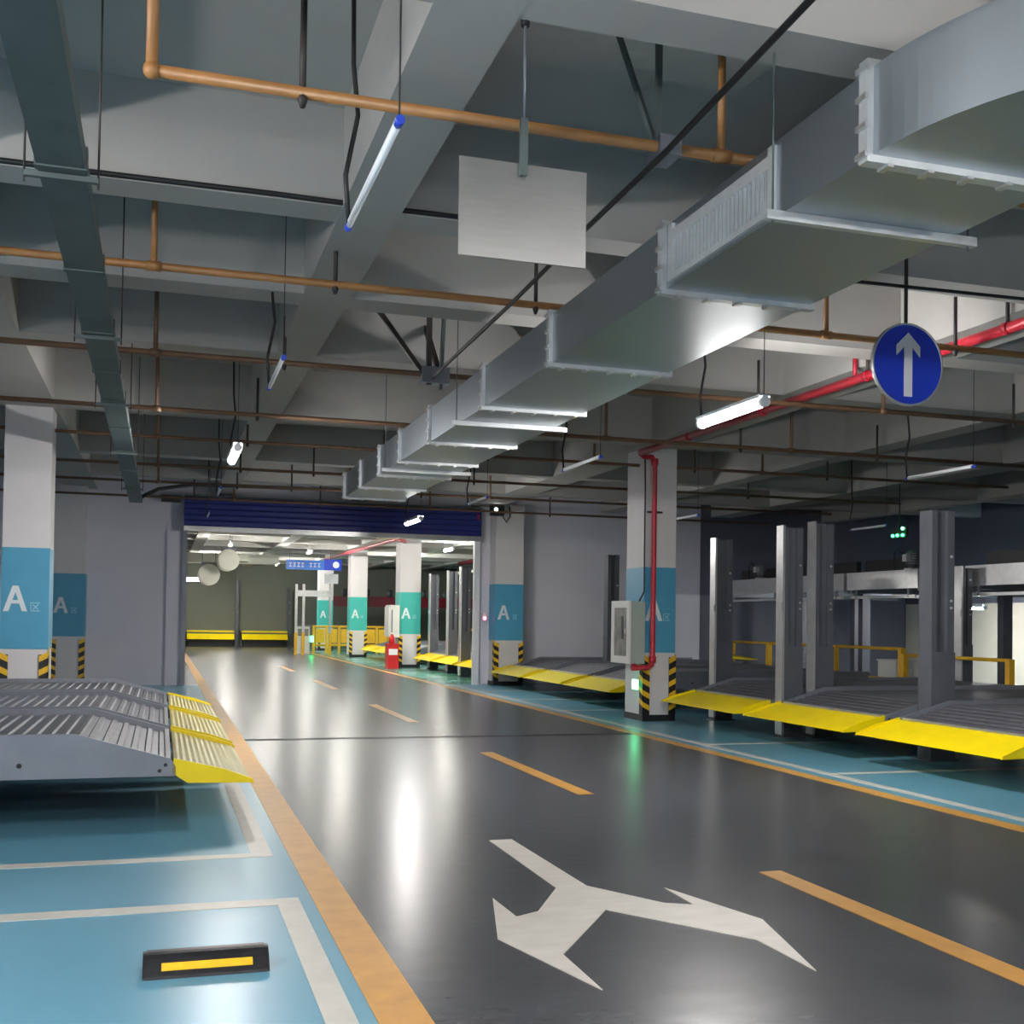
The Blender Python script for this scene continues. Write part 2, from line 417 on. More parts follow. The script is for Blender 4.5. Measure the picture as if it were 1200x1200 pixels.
for y, lb in ((26.6, 'yellow flapped parking platform just beyond the white shutter guide'),
              (29.1, 'yellow flapped parking platform in the lit hall, middle of three'),
              (31.6, 'yellow flapped parking platform beside the extinguisher box column'),
              (36.3, 'yellow flapped platform behind the extinguisher box column'),
              (38.8, 'yellow flapped platform between the two far teal columns'),
              (41.3, 'yellow flapped platform next to the solitary teal column')):
    place_platform(False, 7.4, y + PW / 2, math.pi, lb, gf, 'yellow')

# lift posts
def lift_post(x, y, h, label, rail=True, wx=.26, wy=.27, group='lift posts', base=True, m='post'):
    t = thing('lift_post', label, 'lift post', (x, y, 0), group)
    hx, hy = wx / 2, wy / 2
    # C channel: recess in the face turned to the camera side (-Y)
    pl = [(x - hx, y - hy), (x - hx + .07, y - hy), (x - hx + .07, y - hy + .05), (x + hx - .09, y - hy + .05), (x + hx - .09, y - hy), (x + hx, y - hy), (x + hx, y + hy), (x - hx, y + hy)]
    MB().prism(pl, 'z', 0.02, h).build('channel', m, t)
    MB().box(x - hx - .008, x + hx + .008, y - hy - .012, y + hy, .02, 1.22).build('lower_sleeve', m, t)
    MB().box(x - hx - .05, x + hx + .05, y - hy - .05, y + hy + .05, 0, .02).build('base_plate', m, t)
    for zz in (1.72, 1.80, 2.3):
        MB().tube([(x + hx - .045, y - hy + .001, zz), (x + hx - .045, y - hy - .014, zz)], .016, 8).build('bolt', 'silver', t)
    if rail:
        MB().box(x - hx - .035, x - hx - .002, y - hy - .02, y + hy + .0, .05, h + .03).build('guide_rail', 'silver', t)
        MB().box(x - hx - .06, x - hx - .03, y - hy - .03, y - hy + .05, 1.70, 1.80).build('limit_switch', 'silver', t)
    return t
lift_post(8.40, 10.775, 2.82, 'thick plain grey lift post between the two bright yellow flaps', False, .30, .22, None)
lift_post(8.50, 13.275, 2.87, 'grey lift post with the brightest steel guide rail', True, .28, .15, None)
lift_post(8.03, 13.275, 2.80, 'dark lift post with steel guide rail, second from the hose cabinet column', True, .28, .15, None)
lift_post(8.40, 15.9, 2.82, 'dark lift post with thin steel rail just behind the hose cabinet column', True, .28, .15, None)
lift_post(9.27, 22.575, 2.96, 'dark lift post standing before the lilac wall', False, .26, .22, None, m='post')
for i, yy in enumerate((28.975, 31.475, 33.98)):
    lift_post((7.72, 8.0, 8.05)[i], yy, 2.9, 'tall lift post with pale rail seen through the shutter opening', True, .26, .15, 'lift posts in the lit hall')

# ------------------------------------------------------------------ raised platforms of the back row
def raised(y0, y1, label):
    t = thing('raised_platform', label, 'parking platform', (15.4, (y0 + y1) / 2, 0), 'raised platforms of the back row')
    MB().box(13.0, 13.06, y0, y1, 2.21, 2.55).build('edge_beam', 'silver', t)
    MB().box(13.06, 17.8, y0, y1, 2.28, 2.34).build('deck', 'deck', t)
    for yy in (y0 + .02, y1 - .08):
        MB().box(13.06, 17.8, yy, yy + .06, 2.16, 2.5).build('side_rail', 'rail', t)
    MB().box(13.02, 13.07, y0 + .1, y1 - .1, 2.04, 2.09).build('lower_rod', 'silver', t)
    MB().box(13.36, 13.46, y0 + .09, y1 - .09, 2.34, 2.80).build('rear_stop', 'black', t)
    for a in (y0 + .3, y1 - .3):
        MB().box(13.02, 13.06, a - .02, a + .02, 2.04, 2.23).build('bracket', 'rail', t)
    for yy in (y0 + .1, y1 - .1):
        MB().box(14.9, 15.1, yy - .08, yy + .08, 0, 2.3).build('post', 'post', t)
    return t
raised(21.9, 24.4, 'raised steel platform held high in front of the dark end wall')
raised(19.5, 21.8, 'raised steel platform behind the two posts with bright rails')
raised(17.2, 19.4, 'raised steel platform beside the thick plain lift post')
raised(13.6, 15.95, 'raised steel platform brightest of its row, above a pale rail')
lift_post(12.83, 15.78, 2.5, 'short post with white steel edge under the raised platform', True, .2, .2, None)

def motor(x, y, z, label):
    t = thing('drive_motor', label, 'motor', (x, y, z))
    MB().tube([(x, y, z), (x, y, z + .04), (x, y, z + .05), (x, y, z + .28), (x, y, z + .33)], [.06, .06, .10, .10, .04], 14).build('housing', 'post', t)
    for k in range(5):
        MB().tube([(x, y, z + .08 + k * .045), (x, y, z + .095 + k * .045)], .112, 14).build('cooling_fin', 'rail', t)
    MB().box(x - .17, x - .09, y - .06, y + .06, z + .12, z + .25).build('terminal_box', 'silver', t)
    MB().tube([(x - .13, y + .05, z + .2), (x - .14, y + .2, z + .36), (x - .12, y + .36, z + .3), (x - .1, y + .4, z + .05), (x - .08, y + .3, z - .16)], .014, 8).build('cable', 'cable', t)
    MB().box(x - .1, x + .1, y - .1, y + .1, z - .03, z).build('mounting_plate', 'silver', t)
motor(13.14, 23.0, 2.58, 'dark motor with looping cable on the farthest raised platform')
motor(13.14, 17.55, 2.58, 'motor with silver fittings on the platform beside the thick post')

t = thing('indicator_light', 'cluster of small green indicator lights on a thin arm', 'indicator light', (13.2, 18.0, 3.2))
MB().box(13.2, 13.26, 17.82, 18.28, 3.18, 3.36).build('housing', 'black', t)
for yy, zz, m_ in ((18.2, 3.22, 'led_green'), (18.06, 3.22, 'led_green'), (17.9, 3.215, 'led_green'), (17.9, 3.34, 'exit_lens')):
    MB().sphere((13.19, yy, zz), .03, 8).build('led', m_, t)
MB().tube([(13.23, 18.05, 3.36), (13.23, 18.05, SOFF + .3)], .012, 6).build('rod', 'pipe_dark', t)

# yellow railings behind the platforms
def railing(y0, y1, label, x=12.75, h=1.1, m='rail_yellow', n=2):
    t = thing('yellow_railing', label, 'railing', (x, (y0 + y1) / 2, 0))
    MB().tube([(x, y0, h), (x, y1, h)], .03, 8).build('top_rail', m, t)
    MB().tube([(x, y0, h * .5), (x, y1, h * .5)], .022, 8).build('middle_rail', m, t)
    for k in range(n):
        yy = y0 + (y1 - y0) * k / (n - 1)
        MB().box(x - .05, x + .05, yy - .05, yy + .05, 0.01, h + .02).build('post', m, t)
        MB().box(x - .1, x + .1, yy - .1, yy + .1, 0, .012).build('foot_plate', m, t)
railing(20.3, 23.6, 'yellow railing beneath the farthest raised platforms', n=3)
railing(17.3, 19.4, 'yellow railing just behind the thick plain lift post')
railing(14.4, 17.0, 'pale yellow railing in front of the beige wall', x=12.58, h=1.0)

# ------------------------------------------------------------------ big galvanised duct
DB, DT, DL, DR = 3.45, 3.82, 2.77, 3.73
duct = thing('ventilation_duct', 'large galvanised steel duct running along the ceiling toward the shutter', 'duct', (3.25, 10, DB))
ys = [4.0, 6.0, 8.0, 9.85, 12.0, 13.6, 15.0, 16.5, 18.0]
for a, b in zip(ys[:-1], ys[1:]):
    MB().box(DL, DR, a + .004, b - .004, DB, DT).build('duct_section', 'galv', duct)
# elbow turning away to the right
el = MB(); R1, R0 = 1.44, .48; cx0, cy0 = DR + R0, 4.0
ring = []
N = 32
for i in range(N + 1):
    th = math.radians(90 * i / N)
    for r in (R1, R0):
        for zz in (DB, DT): ring.append((cx0 - r * math.cos(th), cy0 - r * math.sin(th), zz))
ff = []
for i in range(N):
    a = 4 * i; b = a + 4
    ff += [(a, a + 1, b + 1, b), (a + 2, b + 2, b + 3, a + 3), (a, b, b + 2, a + 2), (a + 1, a + 3, b + 3, b + 1)]
ff += [(0, 2, 3, 1), (4 * N, 4 * N + 1, 4 * N + 3, 4 * N + 2)]
el.add(ring, ff[:-2] + ff[-2:]).build('duct_elbow', 'galv', duct)
MB().box(cx0, 12.5, cy0 - R1, cy0 - R0, DB, DT).build('duct_section', 'galv', duct)
for yy in ys:
    f_ = MB()
    f_.box(DL - .03, DL, yy - .03, yy + .03, DB - .03, DT + .03).box(DR, DR + .03, yy - .03, yy + .03, DB - .03, DT + .03)
    f_.box(DL, DR, yy - .03, yy + .03, DB - .03, DB).box(DL, DR, yy - .03, yy + .03, DT, DT + .03)
    fo = f_.build('flange', 'flange', duct)
    for k in range(4):
        zz = DB + .0 + .12 * k
        MB().box(DL - .045, DL - .028, yy - .037, yy + .037, zz - .012, zz + .012).build('clip', 'silver', fo)
    for k in range(5):
        xx = DL + .08 + k * .2
        MB().box(xx - .015, xx + .015, yy - .036, yy + .036, DB - .042, DB - .028).build('clip', 'silver', fo)
for yy in (4.67, 10.62, 14.3):
    h_ = MB().box(DL - .10, DR + .12, yy - .02, yy + .02, DB - .045, DB - .001).build('hanger_bar', 'flange', duct)
    for xx in (DL - .06, DR + .08):
        MB().tube([(xx, yy, DB - .07), (xx, yy, SLAB)], .005, 6).build('hanger_rod', 'tray', h_)
gm = MB().box(DL - .02, DL, 4.74, 4.79, DB + .02, DT - .02).box(DL - .02, DL, 5.86, 5.91, DB + .02, DT - .02)
gm.box(DL - .02, DL, 4.79, 5.86, DB + .02, DB + .055).box(DL - .02, DL, 4.79, 5.86, DT - .12, DT - .06)
gf_ = gm.build('grille_frame', 'flange', duct)
sl = MB().box(DL - .016, DL, -.004, .004, DB + .055, DT - .12).build('slat', 'flange', gf_, loc=(DL, 0, DB))
WL[sl.name] = Vector((DL, 0, DB))
sl.location = Vector((DL, 4.82, DB)) - wloc(gf_)
for k in range(1, 25):
    part_copy(sl, gf_, (DL, 4.82 + k * .043, DB))

# ------------------------------------------------------------------ cable tray on the left
tray = thing('cable_tray', 'dark covered steel cable tray running along the ceiling', 'cable tray', (-.5, 11, 3.6))
for a, b in zip([-3, 0, 2.6, 5.66, 7.32, 8.9, 10.3, 11.7, 13.3, 15.2, 17.2, 19.4], [0, 2.6, 5.66, 7.32, 8.9, 10.3, 11.7, 13.3, 15.2, 17.2, 19.4, 21.9]):
    MB().box(-.60, -.385, a + .004, b - .004, 3.6, 3.70).build('tray_section', 'tray', tray)
    MB().box(-.61, -.375, b - .03, b + .03, 3.592, 3.708).build('joint_cover', 'tray', tray)
for yy in (2.6, 5.66, 8.9, 11.7, 15.2, 19.4):
    h_ = MB().box(-.66, -.33, yy + .045, yy + .075, 3.567, 3.592).build('hanger_bar', 'tray', tray)
    for xx in (-.66, -.33):
        MB().tube([(xx, yy + .06, 3.54), (xx, yy + .06, SLAB)], .006, 6).build('hanger_rod', 'pipe_dark', h_)

# ------------------------------------------------------------------ sprinkler pipes
PZ = 3.95
def sprinkler(y, x0, x1, risers, drops, label, group=None, r=.028, ends=()):
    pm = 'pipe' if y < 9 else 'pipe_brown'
    t = thing('sprinkler_pipe', label, 'pipe', ((x0 + x1) / 2, y, PZ), group)
    MB().tube([(x0, y, PZ), (x1, y, PZ)], r, 10).build('main_run', pm, t)
    for xx in risers:
        rr = MB().tube([(xx, y, PZ), (xx, y, SLAB)], .022, 8).build('riser', pm, t)
        MB().tube([(xx - .05, y, PZ), (xx + .05, y, PZ)], r + .008, 10).build('tee_fitting', pm, rr)
    for xx in drops:
        hh = MB().tube([(xx, y, PZ + .45), (xx, y, PZ)], .016, 8).build('upright', 'pipe_dark', t)
        MB().tube([(xx, y, PZ - .07), (xx, y, PZ - .035), (xx, y, PZ)], [.012, .024, .024], 8).build('sprinkler_head', 'pipe_dark', hh)
    for xx in ends:
        MB().tube([(xx, y, PZ), (xx, y, SLAB)], r, 10).build('riser', pm, t)
        MB().sphere((xx, y, PZ), r + .012, 10).build('elbow', pm, t)
    return t
sprinkler(5.27, -.09, 12, [2.75, 5.9], [.58, 4.3], 'bright orange sprinkler pipe with an elbow up, above the hanging sheet', ends=(-.09,))
gs = 'sprinkler pipes under the ceiling'
sprinkler(8.24, -6, 12, [-.1, 5.3, 8.6], [1.17, 2.72, 6.6], 'brown sprinkler pipe crossing between the hanging sheet and the beam struts')
lb = 'thin dark sprinkler pipe over the far end of the lane near the shutter'
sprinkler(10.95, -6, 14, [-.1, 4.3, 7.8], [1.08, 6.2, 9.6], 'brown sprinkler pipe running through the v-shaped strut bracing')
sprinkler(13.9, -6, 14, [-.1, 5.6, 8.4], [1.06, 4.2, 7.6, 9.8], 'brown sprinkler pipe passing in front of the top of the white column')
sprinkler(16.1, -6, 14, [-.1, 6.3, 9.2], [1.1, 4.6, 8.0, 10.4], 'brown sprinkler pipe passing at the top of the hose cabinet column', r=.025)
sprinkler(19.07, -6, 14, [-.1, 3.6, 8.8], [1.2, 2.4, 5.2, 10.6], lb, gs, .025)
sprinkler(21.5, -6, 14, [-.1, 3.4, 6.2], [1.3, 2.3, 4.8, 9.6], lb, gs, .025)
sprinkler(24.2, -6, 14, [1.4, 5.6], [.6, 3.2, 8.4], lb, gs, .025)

# seismic struts near the pipe crossing
t = thing('pipe_bracing', 'steel v-shaped strut bracing holding the pipe beside the duct', 'bracing', (2.55, 10.6, 3.95))
MB().bar((2.5, 10.95, 3.85), (2.5, 10.95, SLAB), .05, .05).build('upright_strut', 'pipe_dark', t)
MB().bar((2.45, 10.95, 3.95), (1.75, 10.95, SLAB), .045, .045).build('diagonal_strut', 'pipe_dark', t)
MB().bar((2.62, 10.92, 3.9), (2.62, 11.9, SLAB), .05, .05).build('diagonal_strut', 'pipe_dark', t)
MB().bar((2.62, 10.95, 3.8), (2.66, 10.95, SLAB), .07, .03).build('upright_strut', 'tray', t)
MB().box(2.42, 2.70, 10.88, 11.02, 3.86, 4.02).build('clamp', 'rail', t)
t = thing('pipe_bracing', 'paired steel struts above the orange pipe beside the duct', 'bracing', (2.45, 5.3, 3.95))
MB().bar((2.43, 5.36, 3.97), (2.43, 5.36, SLAB), .03, .03).build('upright_strut', 'tray', t)
MB().bar((2.43, 5.38, 3.99), (2.33, 5.75, SLAB), .025, .025).build('diagonal_strut', 'tray', t)
MB().box(2.38, 2.50, 5.22, 5.40, 3.90, 4.0).build('clamp', 'rail', t)

# cables
def cable(pts, r, label, name='ceiling_cable', m='cable'):
    o = MB().tube(pts, r, 8).build(name, m); tag(o, label, 'cable'); return o
cable([(2.28, 2.6, 3.9), (2.33, 3.75, 3.9), (2.40, 5.2, 3.895), (2.425, 6.34, 3.9), (2.478, 8.08, 3.9), (2.508, 10.3, 3.9), (2.53, 10.9, 3.9)], .016, 'black conduit running along the ceiling over the hanging sheet to the bracing')
cable([(-6, 7.325, 4.225), (-2.2, 7.325, 4.225), (-.4, 7.325, 4.22), (.6, 7.325, 4.225), (1.3, 7.325, 4.22), (2.7, 7.325, 4.23)], .018, 'black cable fixed along the lower edge of a beam')
cable([(-.5, 21.7, 3.62), (-.1, 21.8, 3.85), (.5, 22.0, 3.98), (1.4, 22.0, 4.0), (2.6, 22.1, 4.02)], .035, 'thick black cable leaving the far end of the cable tray')
cable([(9.5, 6.75, 3.97), (6.0, 6.83, 3.95), (4.9, 6.9, 3.96), (4.2, 6.95, 3.97)], .013, 'thin black cable stretched beside the round blue sign')

# ------------------------------------------------------------------ red fire main
fp = thing('fire_pipe', 'red fire main along the ceiling dropping down a column to the hose cabinet', 'pipe', (6.8, 12, 4.0))
XRP = 6.86
MB().tube([(XRP, -2, 4.06), (XRP, 7.8, 4.065), (XRP, 15.62, 4.075)], .05, 12).build('main_run', 'red', fp)
px = 7.14; py = 15.72
MB().tube([(XRP, 15.55, 4.075), (XRP + .02, 15.66, 4.06), (XRP + .1, py, 4.03), (px - .05, py, 4.03), (px, py, 3.96), (px, py, .96), (px - .02, py, .87), (px - .09, py, .82), (6.80, py + .02, .82)], .042, 12).build('drop_pipe', 'red', fp)
for zz in (3.96, .95):
    MB().tube([(px, py, zz - .05), (px, py, zz + .05)], .054, 12).build('coupling', 'red', fp)
MB().tube([(6.88, py + .05, .82), (6.88, py + .1, .85), (6.88, 15.84, .879)], .04, 10).build('inlet', 'red', fp)
for yy in (7.9, 9.9, 12.0, 14.0):
    c_ = MB().tube([(XRP, yy - .03, 4.068), (XRP, yy + .03, 4.068)], .058, 12).build('coupling', 'red', fp)
    if yy < 10: MB().tube([(XRP, yy, 4.05), (XRP, yy, SOFF + .3)], .018, 8).build('hanger', 'pipe_dark', fp)
MB().tube([(XRP, 10.12, 4.04), (XRP, 10.12, 4.46)], .026, 8).build('branch', 'red', fp)
MB().tube([(XRP, 10.12, 4.46), (XRP, 10.12, SLAB)], .022, 8).build('branch', 'pipe', fp)
MB().tube([(7.05, 15.78, 3.2), (7.3, 15.78, 3.2)], .015, 8).build('bracket', 'pipe_dark', fp)

# hose cabinet
hc = thing('hose_cabinet', 'white wall cabinet with a glazed door hung on the column', 'cabinet', (6.93, 16.2, .88))
MB().box(6.81, 7.044, 15.80, 16.5, .88, 1.83).build('body', 'cab_green', hc)
df = MB().box(6.78, 6.809, 15.79, 15.90, .88, 1.84).box(6.78, 6.809, 16.40, 16.51, .88, 1.84).box(6.78, 6.809, 15.9, 16.4, .88, .99).box(6.78, 6.809, 15.9, 16.4, 1.73, 1.84).build('door', 'cab_white', hc)
MB().box(6.792, 6.806, 15.9, 16.4, .99, 1.73).build('glass_pane', 'glass', df)
MB().box(6.786, 6.792, 16.05, 16.12, 1.25, 1.6).build('printed_strip', 'black', df)
MB().tube([(6.77, 15.93, 1.32), (6.77, 15.93, 1.42)], .012, 8).build('handle', 'silver', df)
MB().tube([(6.96, 15.84, 1.83), (7.03, 15.82, 1.98), (7.03, 15.82, 3.6), (7.02, 15.82, 4.1)], .012, 8).build('supply_cable', 'cable', hc)

# exit light
ex = thing('exit_light', 'small glowing green exit light low on the column under the hose cabinet', 'exit light', (7.03, 16.08, .47))
MB().box(7.02, 7.05, 15.97, 16.19, .47, .63).build('housing', 'cab_white', ex)
MB().box(7.006, 7.019, 15.98, 16.18, .48, .62).build('lens', 'exit_lens', ex)

# camera box by the shutter
cc = thing('wall_camera', 'black camera with a white light mounted above the jamb column', 'camera', (7.33, 25.0, 4.0))
MB().box(7.22, 7.52, 24.86, 25.06, 3.93, 4.17).build('housing', 'black', cc)
MB().tube([(7.3, 24.80, 4.06), (7.3, 24.87, 4.06)], .075, 12).build('hood', 'black', cc)
MB().sphere((7.3, 24.79, 4.06), .04, 10).build('light', 'led_white', cc)
MB().bar((7.42, 25.05, 4.05), (7.42, 25.1, 4.05), .08, .08).build('bracket', 'black', cc)
MB().tube([(7.5, 24.98, 3.94), (7.62, 25.02, 3.8), (7.72, 25.06, 3.95), (7.70, 25.07, 4.18)], .014, 8).build('cable', 'cable', cc)
cb = thing('junction_box', 'small dark box on the end wall beside the shutter', 'box', (.15, 25.4, 4.0))
MB().box(-.05, .35, YW - .25, YW, 3.98, 4.1).build('housing', 'pipe_dark', cb)
MB().box(-.07, .37, YW - .26, YW - .06, 4.1, 4.115).build('lid', 'pipe_dark', cb)

# ------------------------------------------------------------------ linear lamps
LZ = 3.4
def lamp(x, y0, y1, lit, label, group=None, m=None, shade=0.0, z=LZ, top=SLAB):
    """shade: height above the tube axis down to which the reflector sides reach (None = bare batten)"""
    t = thing('tube_lamp', label, 'lamp', (x, (y0 + y1) / 2, z), group)
    mt = m or ('lamp_lit' if lit else 'lamp_body')
    r = .044 if lit else .014
    MB().tube([(x, y0 + .05, z), (x, y1 - .05, z)], r, 12).build('tube', mt, t)
    if lit and shade is not None:
        h_ = MB().box(x - .054, x + .054, y0 + .02, y1 - .02, z + .047, z + .06)
        h_.box(x - .054, x - .047, y0 + .02, y1 - .02, z + shade, z + .047).box(x + .047, x + .054, y0 + .02, y1 - .02, z + shade, z + .047)
        h_.build('reflector', 'lamp_body', t)
    else:
        MB().box(x - .010, x + .010, y0 + .05, y1 - .05, z + r - .002, z + r + .012).build('housing', 'lamp_body', t)
    for a, b in ((y0, y0 + .05), (y1 - .05, y1)):
        MB().tube([(x, a, z), (x, b, z)], r + .004, 12).build('end_cap', 'lamp_cap' if not lit else 'lamp_body', t)
    MB().tube([(x, y0 + .03, z + r), (x, y0 + .03, top)], .004, 6).build('suspension_wire', 'pipe_dark', t)
    if top < SLAB: MB().tube([(x, y1 - .03, z + r), (x, y1 - .03, top)], .012, 8).build('power_cable', 'cable', t)
    else: MB().tube([(x, y1 - .03, z + r), (x - .02, y1 - .03, z + .25), (x + .035, y1 - .03, z + .55), (x + .01, y1 - .03, z + .8), (x, y1 - .03, SLAB)], .012, 8).build('power_cable', 'cable', t)
    return t
lamp(.83, 4.18, 5.45, False, 'unlit tube lamp with blue end caps just left of the hanging sheet')
lamp(.815, 8.3, 9.5, False, 'unlit tube lamp hung between the cable tray and the bracing')
lamp(.78, 12.9, 14.1, True, 'lit tube lamp shining near the left end of the shutter')
gu = 'unlit lamps over the lane'
lu = 'small unlit tube lamp hanging in front of the shutter'
lamp(.80, 17.0, 18.2, False, lu, gu); lamp(.80, 21.0, 22.2, False, lu, gu); lamp(4.75, 16.6, 17.8, False, lu, gu)
lamp(4.86, 8.46, 9.68, True, 'long lit tube lamp glowing beside the round blue sign', shade=.03)
lamp(4.78, 12.0, 13.3, False, 'unlit tube lamp between the duct and the hose cabinet column')
lamp(4.6, 20.6, 21.9, True, 'lit tube lamp glowing against the navy shutter')
lamp(9.1, 11.0, 12.3, False, 'unlit tube lamp on a long cable over the right bays')
lamp(13.0, 18.1, 19.3, False, 'unlit tube lamp near the green indicator lights')
lamp(8.93, 17.8, 18.9, False, 'unlit tube lamp just behind the hose cabinet column')
# rows continue behind the viewpoint and over the back bays; leftmost pair added unseen to brighten the near area
gb = 'lit lamps of the rows behind the viewpoint'
lb2 = 'unseen lit tube lamp outside the view'
for x, y in ((.82, .1), (.82, -4.2), (4.86, .4), (4.86, -4.2), (-3.2, 4.0), (-3.2, -.5)):
    lamp(x, y - .6, y + .6, True, lb2, gb, shade=None)
lamp(17.0, 20.2, 21.4, True, 'lit tube lamp under the back row lighting the beige wall', z=1.95, top=2.28)

# ------------------------------------------------------------------ hanging signs
rs = thing('round_sign', 'round blue traffic sign with a white straight-ahead arrow', 'sign', (5.165, 6.97, 3.1))
sx, sy, sz = 5.165, 6.97, 3.415
MB().tube([(sx, sy - .008, sz), (sx, sy + .008, sz)], .292, 48).build('panel', 'sign_blue', rs)
rm = MB(); n = 48; vv = []
for i in range(n):
    a = 2 * math.pi * i / n
    for r, yy in ((.289, -.012), (.303, -.012), (.303, .012), (.289, .012)):
        vv.append((sx + r * math.cos(a), sy + yy, sz + r * math.sin(a)))
rm.add(vv, [(4 * i + k, 4 * i + (k + 1) % 4, 4 * ((i + 1) % n) + (k + 1) % 4, 4 * ((i + 1) % n) + k) for i in range(n) for k in range(4)], True)
rm.build('rim', 'silver', rs)
ar = [(-.034, -.235), (.034, -.235), (.034, .128), (.101, .06), (.101, .135), (.0, .232), (-.101, .135), (-.101, .06), (-.034, .128)]
MB().prism([(sx + a, sz + b) for a, b in ar], 'y', sy - .014, sy - .0075).build('arrow', 'sign_white', rs)
MB().tube([(sx, sy + .02, sz - .2), (sx, sy + .02, SLAB)], .014, 8).build('hanging_rod', 'pipe_dark', rs)

st = thing('hanging_sheet', 'blank brushed metal sheet hanging from a ceiling rod', 'sign', (1.52, 4.8, 3.12))
MB().box(1.22, 1.822, 4.80, 4.812, 3.12, 3.56).build('panel', 'sheet', st)
MB().box(1.495, 1.53, 4.774, 4.797, 3.5, 3.76).build('lower_rod', 'tray', st)
MB().tube([(1.512, 4.785, 3.75), (1.512, 4.785, SOFF + .0)], .007, 8).build('upper_rod', 'rail', st)
MB().tube([(1.512, 4.785, SOFF - .02), (1.512, 4.785, SOFF + .3)], .02, 10).build('anchor', 'black', st)

# ------------------------------------------------------------------ wheel stop
ws = thing('wheel_stop', 'black rubber wheel stop with a yellow reflective strip', 'wheel stop', (.215, 4.97, 0))
pr = [(4.885, 0), (4.888, .014), (4.925, .05), (4.95, .07), (4.975, .082), (5.0, .086), (5.04, .084), (5.065, .07), (5.10, .014), (5.105, 0)]
wb = MB().prism(pr, 'x', -.03, .455)
pe = [(a + (.004 if a < 5 else -.004), max(0, b - .004)) for a, b in pr]
wb.prism(pe, 'x', -.045, -.03).prism(pe, 'x', .455, .47)
wb.build('body', 'black', ws)
MB().prism([(4.902, .032), (4.928, .057), (4.934, .052), (4.908, .027)], 'x', .03, .40).build('reflective_strip', 'yellow_tape', ws)

# ------------------------------------------------------------------ the lit hall beyond the shutter
# lamps of the hall
gh = 'lit lamps of the hall beyond the shutter'
for x, y in ((2.6, 30.5), (4.8, 31), (2.2, 39), (5.2, 42), (1.7, 49.8), (5.0, 52), (9.5, 30), (9.5, 38), (9.8, 46), (12.5, 33.5), (3, 57)):
    lamp(x, y - .6, y + .6, True, 'bright tube lamp in the hall beyond the shutter opening', gh, m='lamp_far', shade=None, z=3.95)
# round jet fans
def jet_fan(x, y, z, r, L, label):
    t = thing('jet_fan', label, 'fan', (x, y, z - r))
    MB().tube([(x, y, z), (x, y + .02, z), (x, y + .1, z), (x, y + L, z)], [r, r, r * .94, r * .94], 24).build('casing', 'white_duct', t)
    MB().tube([(x, y - .03, z), (x, y - .001, z)], r * .9, 24).build('end_plate', 'white_duct', t)
    MB().box(x - r * .7, x + r * .7, y + .3, y + .36, z + r * .8, z + r * 1.2).build('bracket', 'rail', t)
    for s_ in (-.6, .6):
        MB().tube([(x + s_ * r, y + .33, z + r * 1.1), (x + s_ * r, y + .33, SLAB)], .015, 6).build('hanger_rod', 'rail', t)
jet_fan(2.45, 45, 3.72, .42, 1.5, 'large round white fan end hung from the hall ceiling')
jet_fan(1.75, 45.6, 3.15, .42, 1.5, 'round white fan end hung lower beside the larger one')
o = MB().box(.6, 4.6, 47.4, 47.9, 3.7, 4.1).box(2.9, 3.3, 46.2, 47.4, 3.75, 4.05).build('white_duct', 'white_duct'); tag(o, 'white rectangular air duct crossing behind the round fans', 'duct')
t = thing('light_box', 'glowing white light box under the round fans', 'lamp', (1.45, 49.1, 2.9))
MB().box(.9, 2.0, 49, 49.2, 2.98, 3.12).build('diffuser', 'light_box', t)
MB().box(.88, 2.02, 48.98, 49.22, 3.121, 3.16).build('housing', 'lamp_body', t)
for xx in (1.0, 1.9): MB().tube([(xx, 49.1, 3.16), (xx, 49.1, SLAB)], .008, 6).build('suspension_wire', 'pipe_dark', t)

# two stalls at the far wall with yellow flaps
for x0, x1, lb_ in ((1.25, 3.6, 'far platform with raised yellow flap left of the dark wall post'), (3.98, 6.3, 'far platform with raised yellow flap right of the dark wall post')):
    t = thing('parking_platform', lb_, 'parking platform', ((x0 + x1) / 2, 59.6, 0))
    MB().prism([(59.2, .36), (59.25, .36), (59.6, .64), (59.6, .58)], 'x', x0, x1).build('loading_flap', 'yellow', t)
    MB().box(x0, x1, 59.6, 60.9, .72, .80).build('yellow_edge', 'yellow', t)
    MB().box(x0, x1, 59.62, 60.9, .5, .7).build('deck', 'post', t)
    MB().box(x0 + .1, x1 - .1, 59.7, 60.8, 0, .5).build('base', 'black', t)
for x in (3.78, 6.45):
    lift_post(x, 60.6, 3.4 if x < 5 else 3.1, 'slim dark lift post against the far hall wall', False, .16, .16, 'far wall posts')

# barrier gate frame
t = thing('gate_frame', 'silver steel gate frame with yellow feet near the solitary teal column', 'gate frame', (5.6, 46, 0))
for x in (5.3, 5.6, 6.7):
    MB().box(x - .05, x + .05, 46.9, 47.0, .9, 2.9).build('post', 'silver', t)
    MB().box(x - .06, x + .06, 46.89, 47.01, 0, .9).build('yellow_foot', 'rail_yellow', t)
MB().box(5.3, 6.75, 46.88, 47.02, 2.4, 2.65).build('cross_beam', 'silver', t)
MB().box(6.45, 7.0, 46.9, 47.0, 2.95, 3.35).build('sign_plate', 'sign_white', t)
MB().tube([(6.7, 46.95, 2.85), (6.7, 46.95, 3.0)], .05, 8).build('bracket', 'silver', t)
t = thing('ticket_machine', 'white ticket machine standing inside the gate frame', 'machine', (5.72, 48.2, 0))
MB().box(5.45, 6.0, 48.0, 48.5, 0, 1.15).build('cabinet', 'cab_white', t)
MB().box(5.5, 5.95, 47.98, 48.0, .75, 1.05).build('screen', 'glass', t)
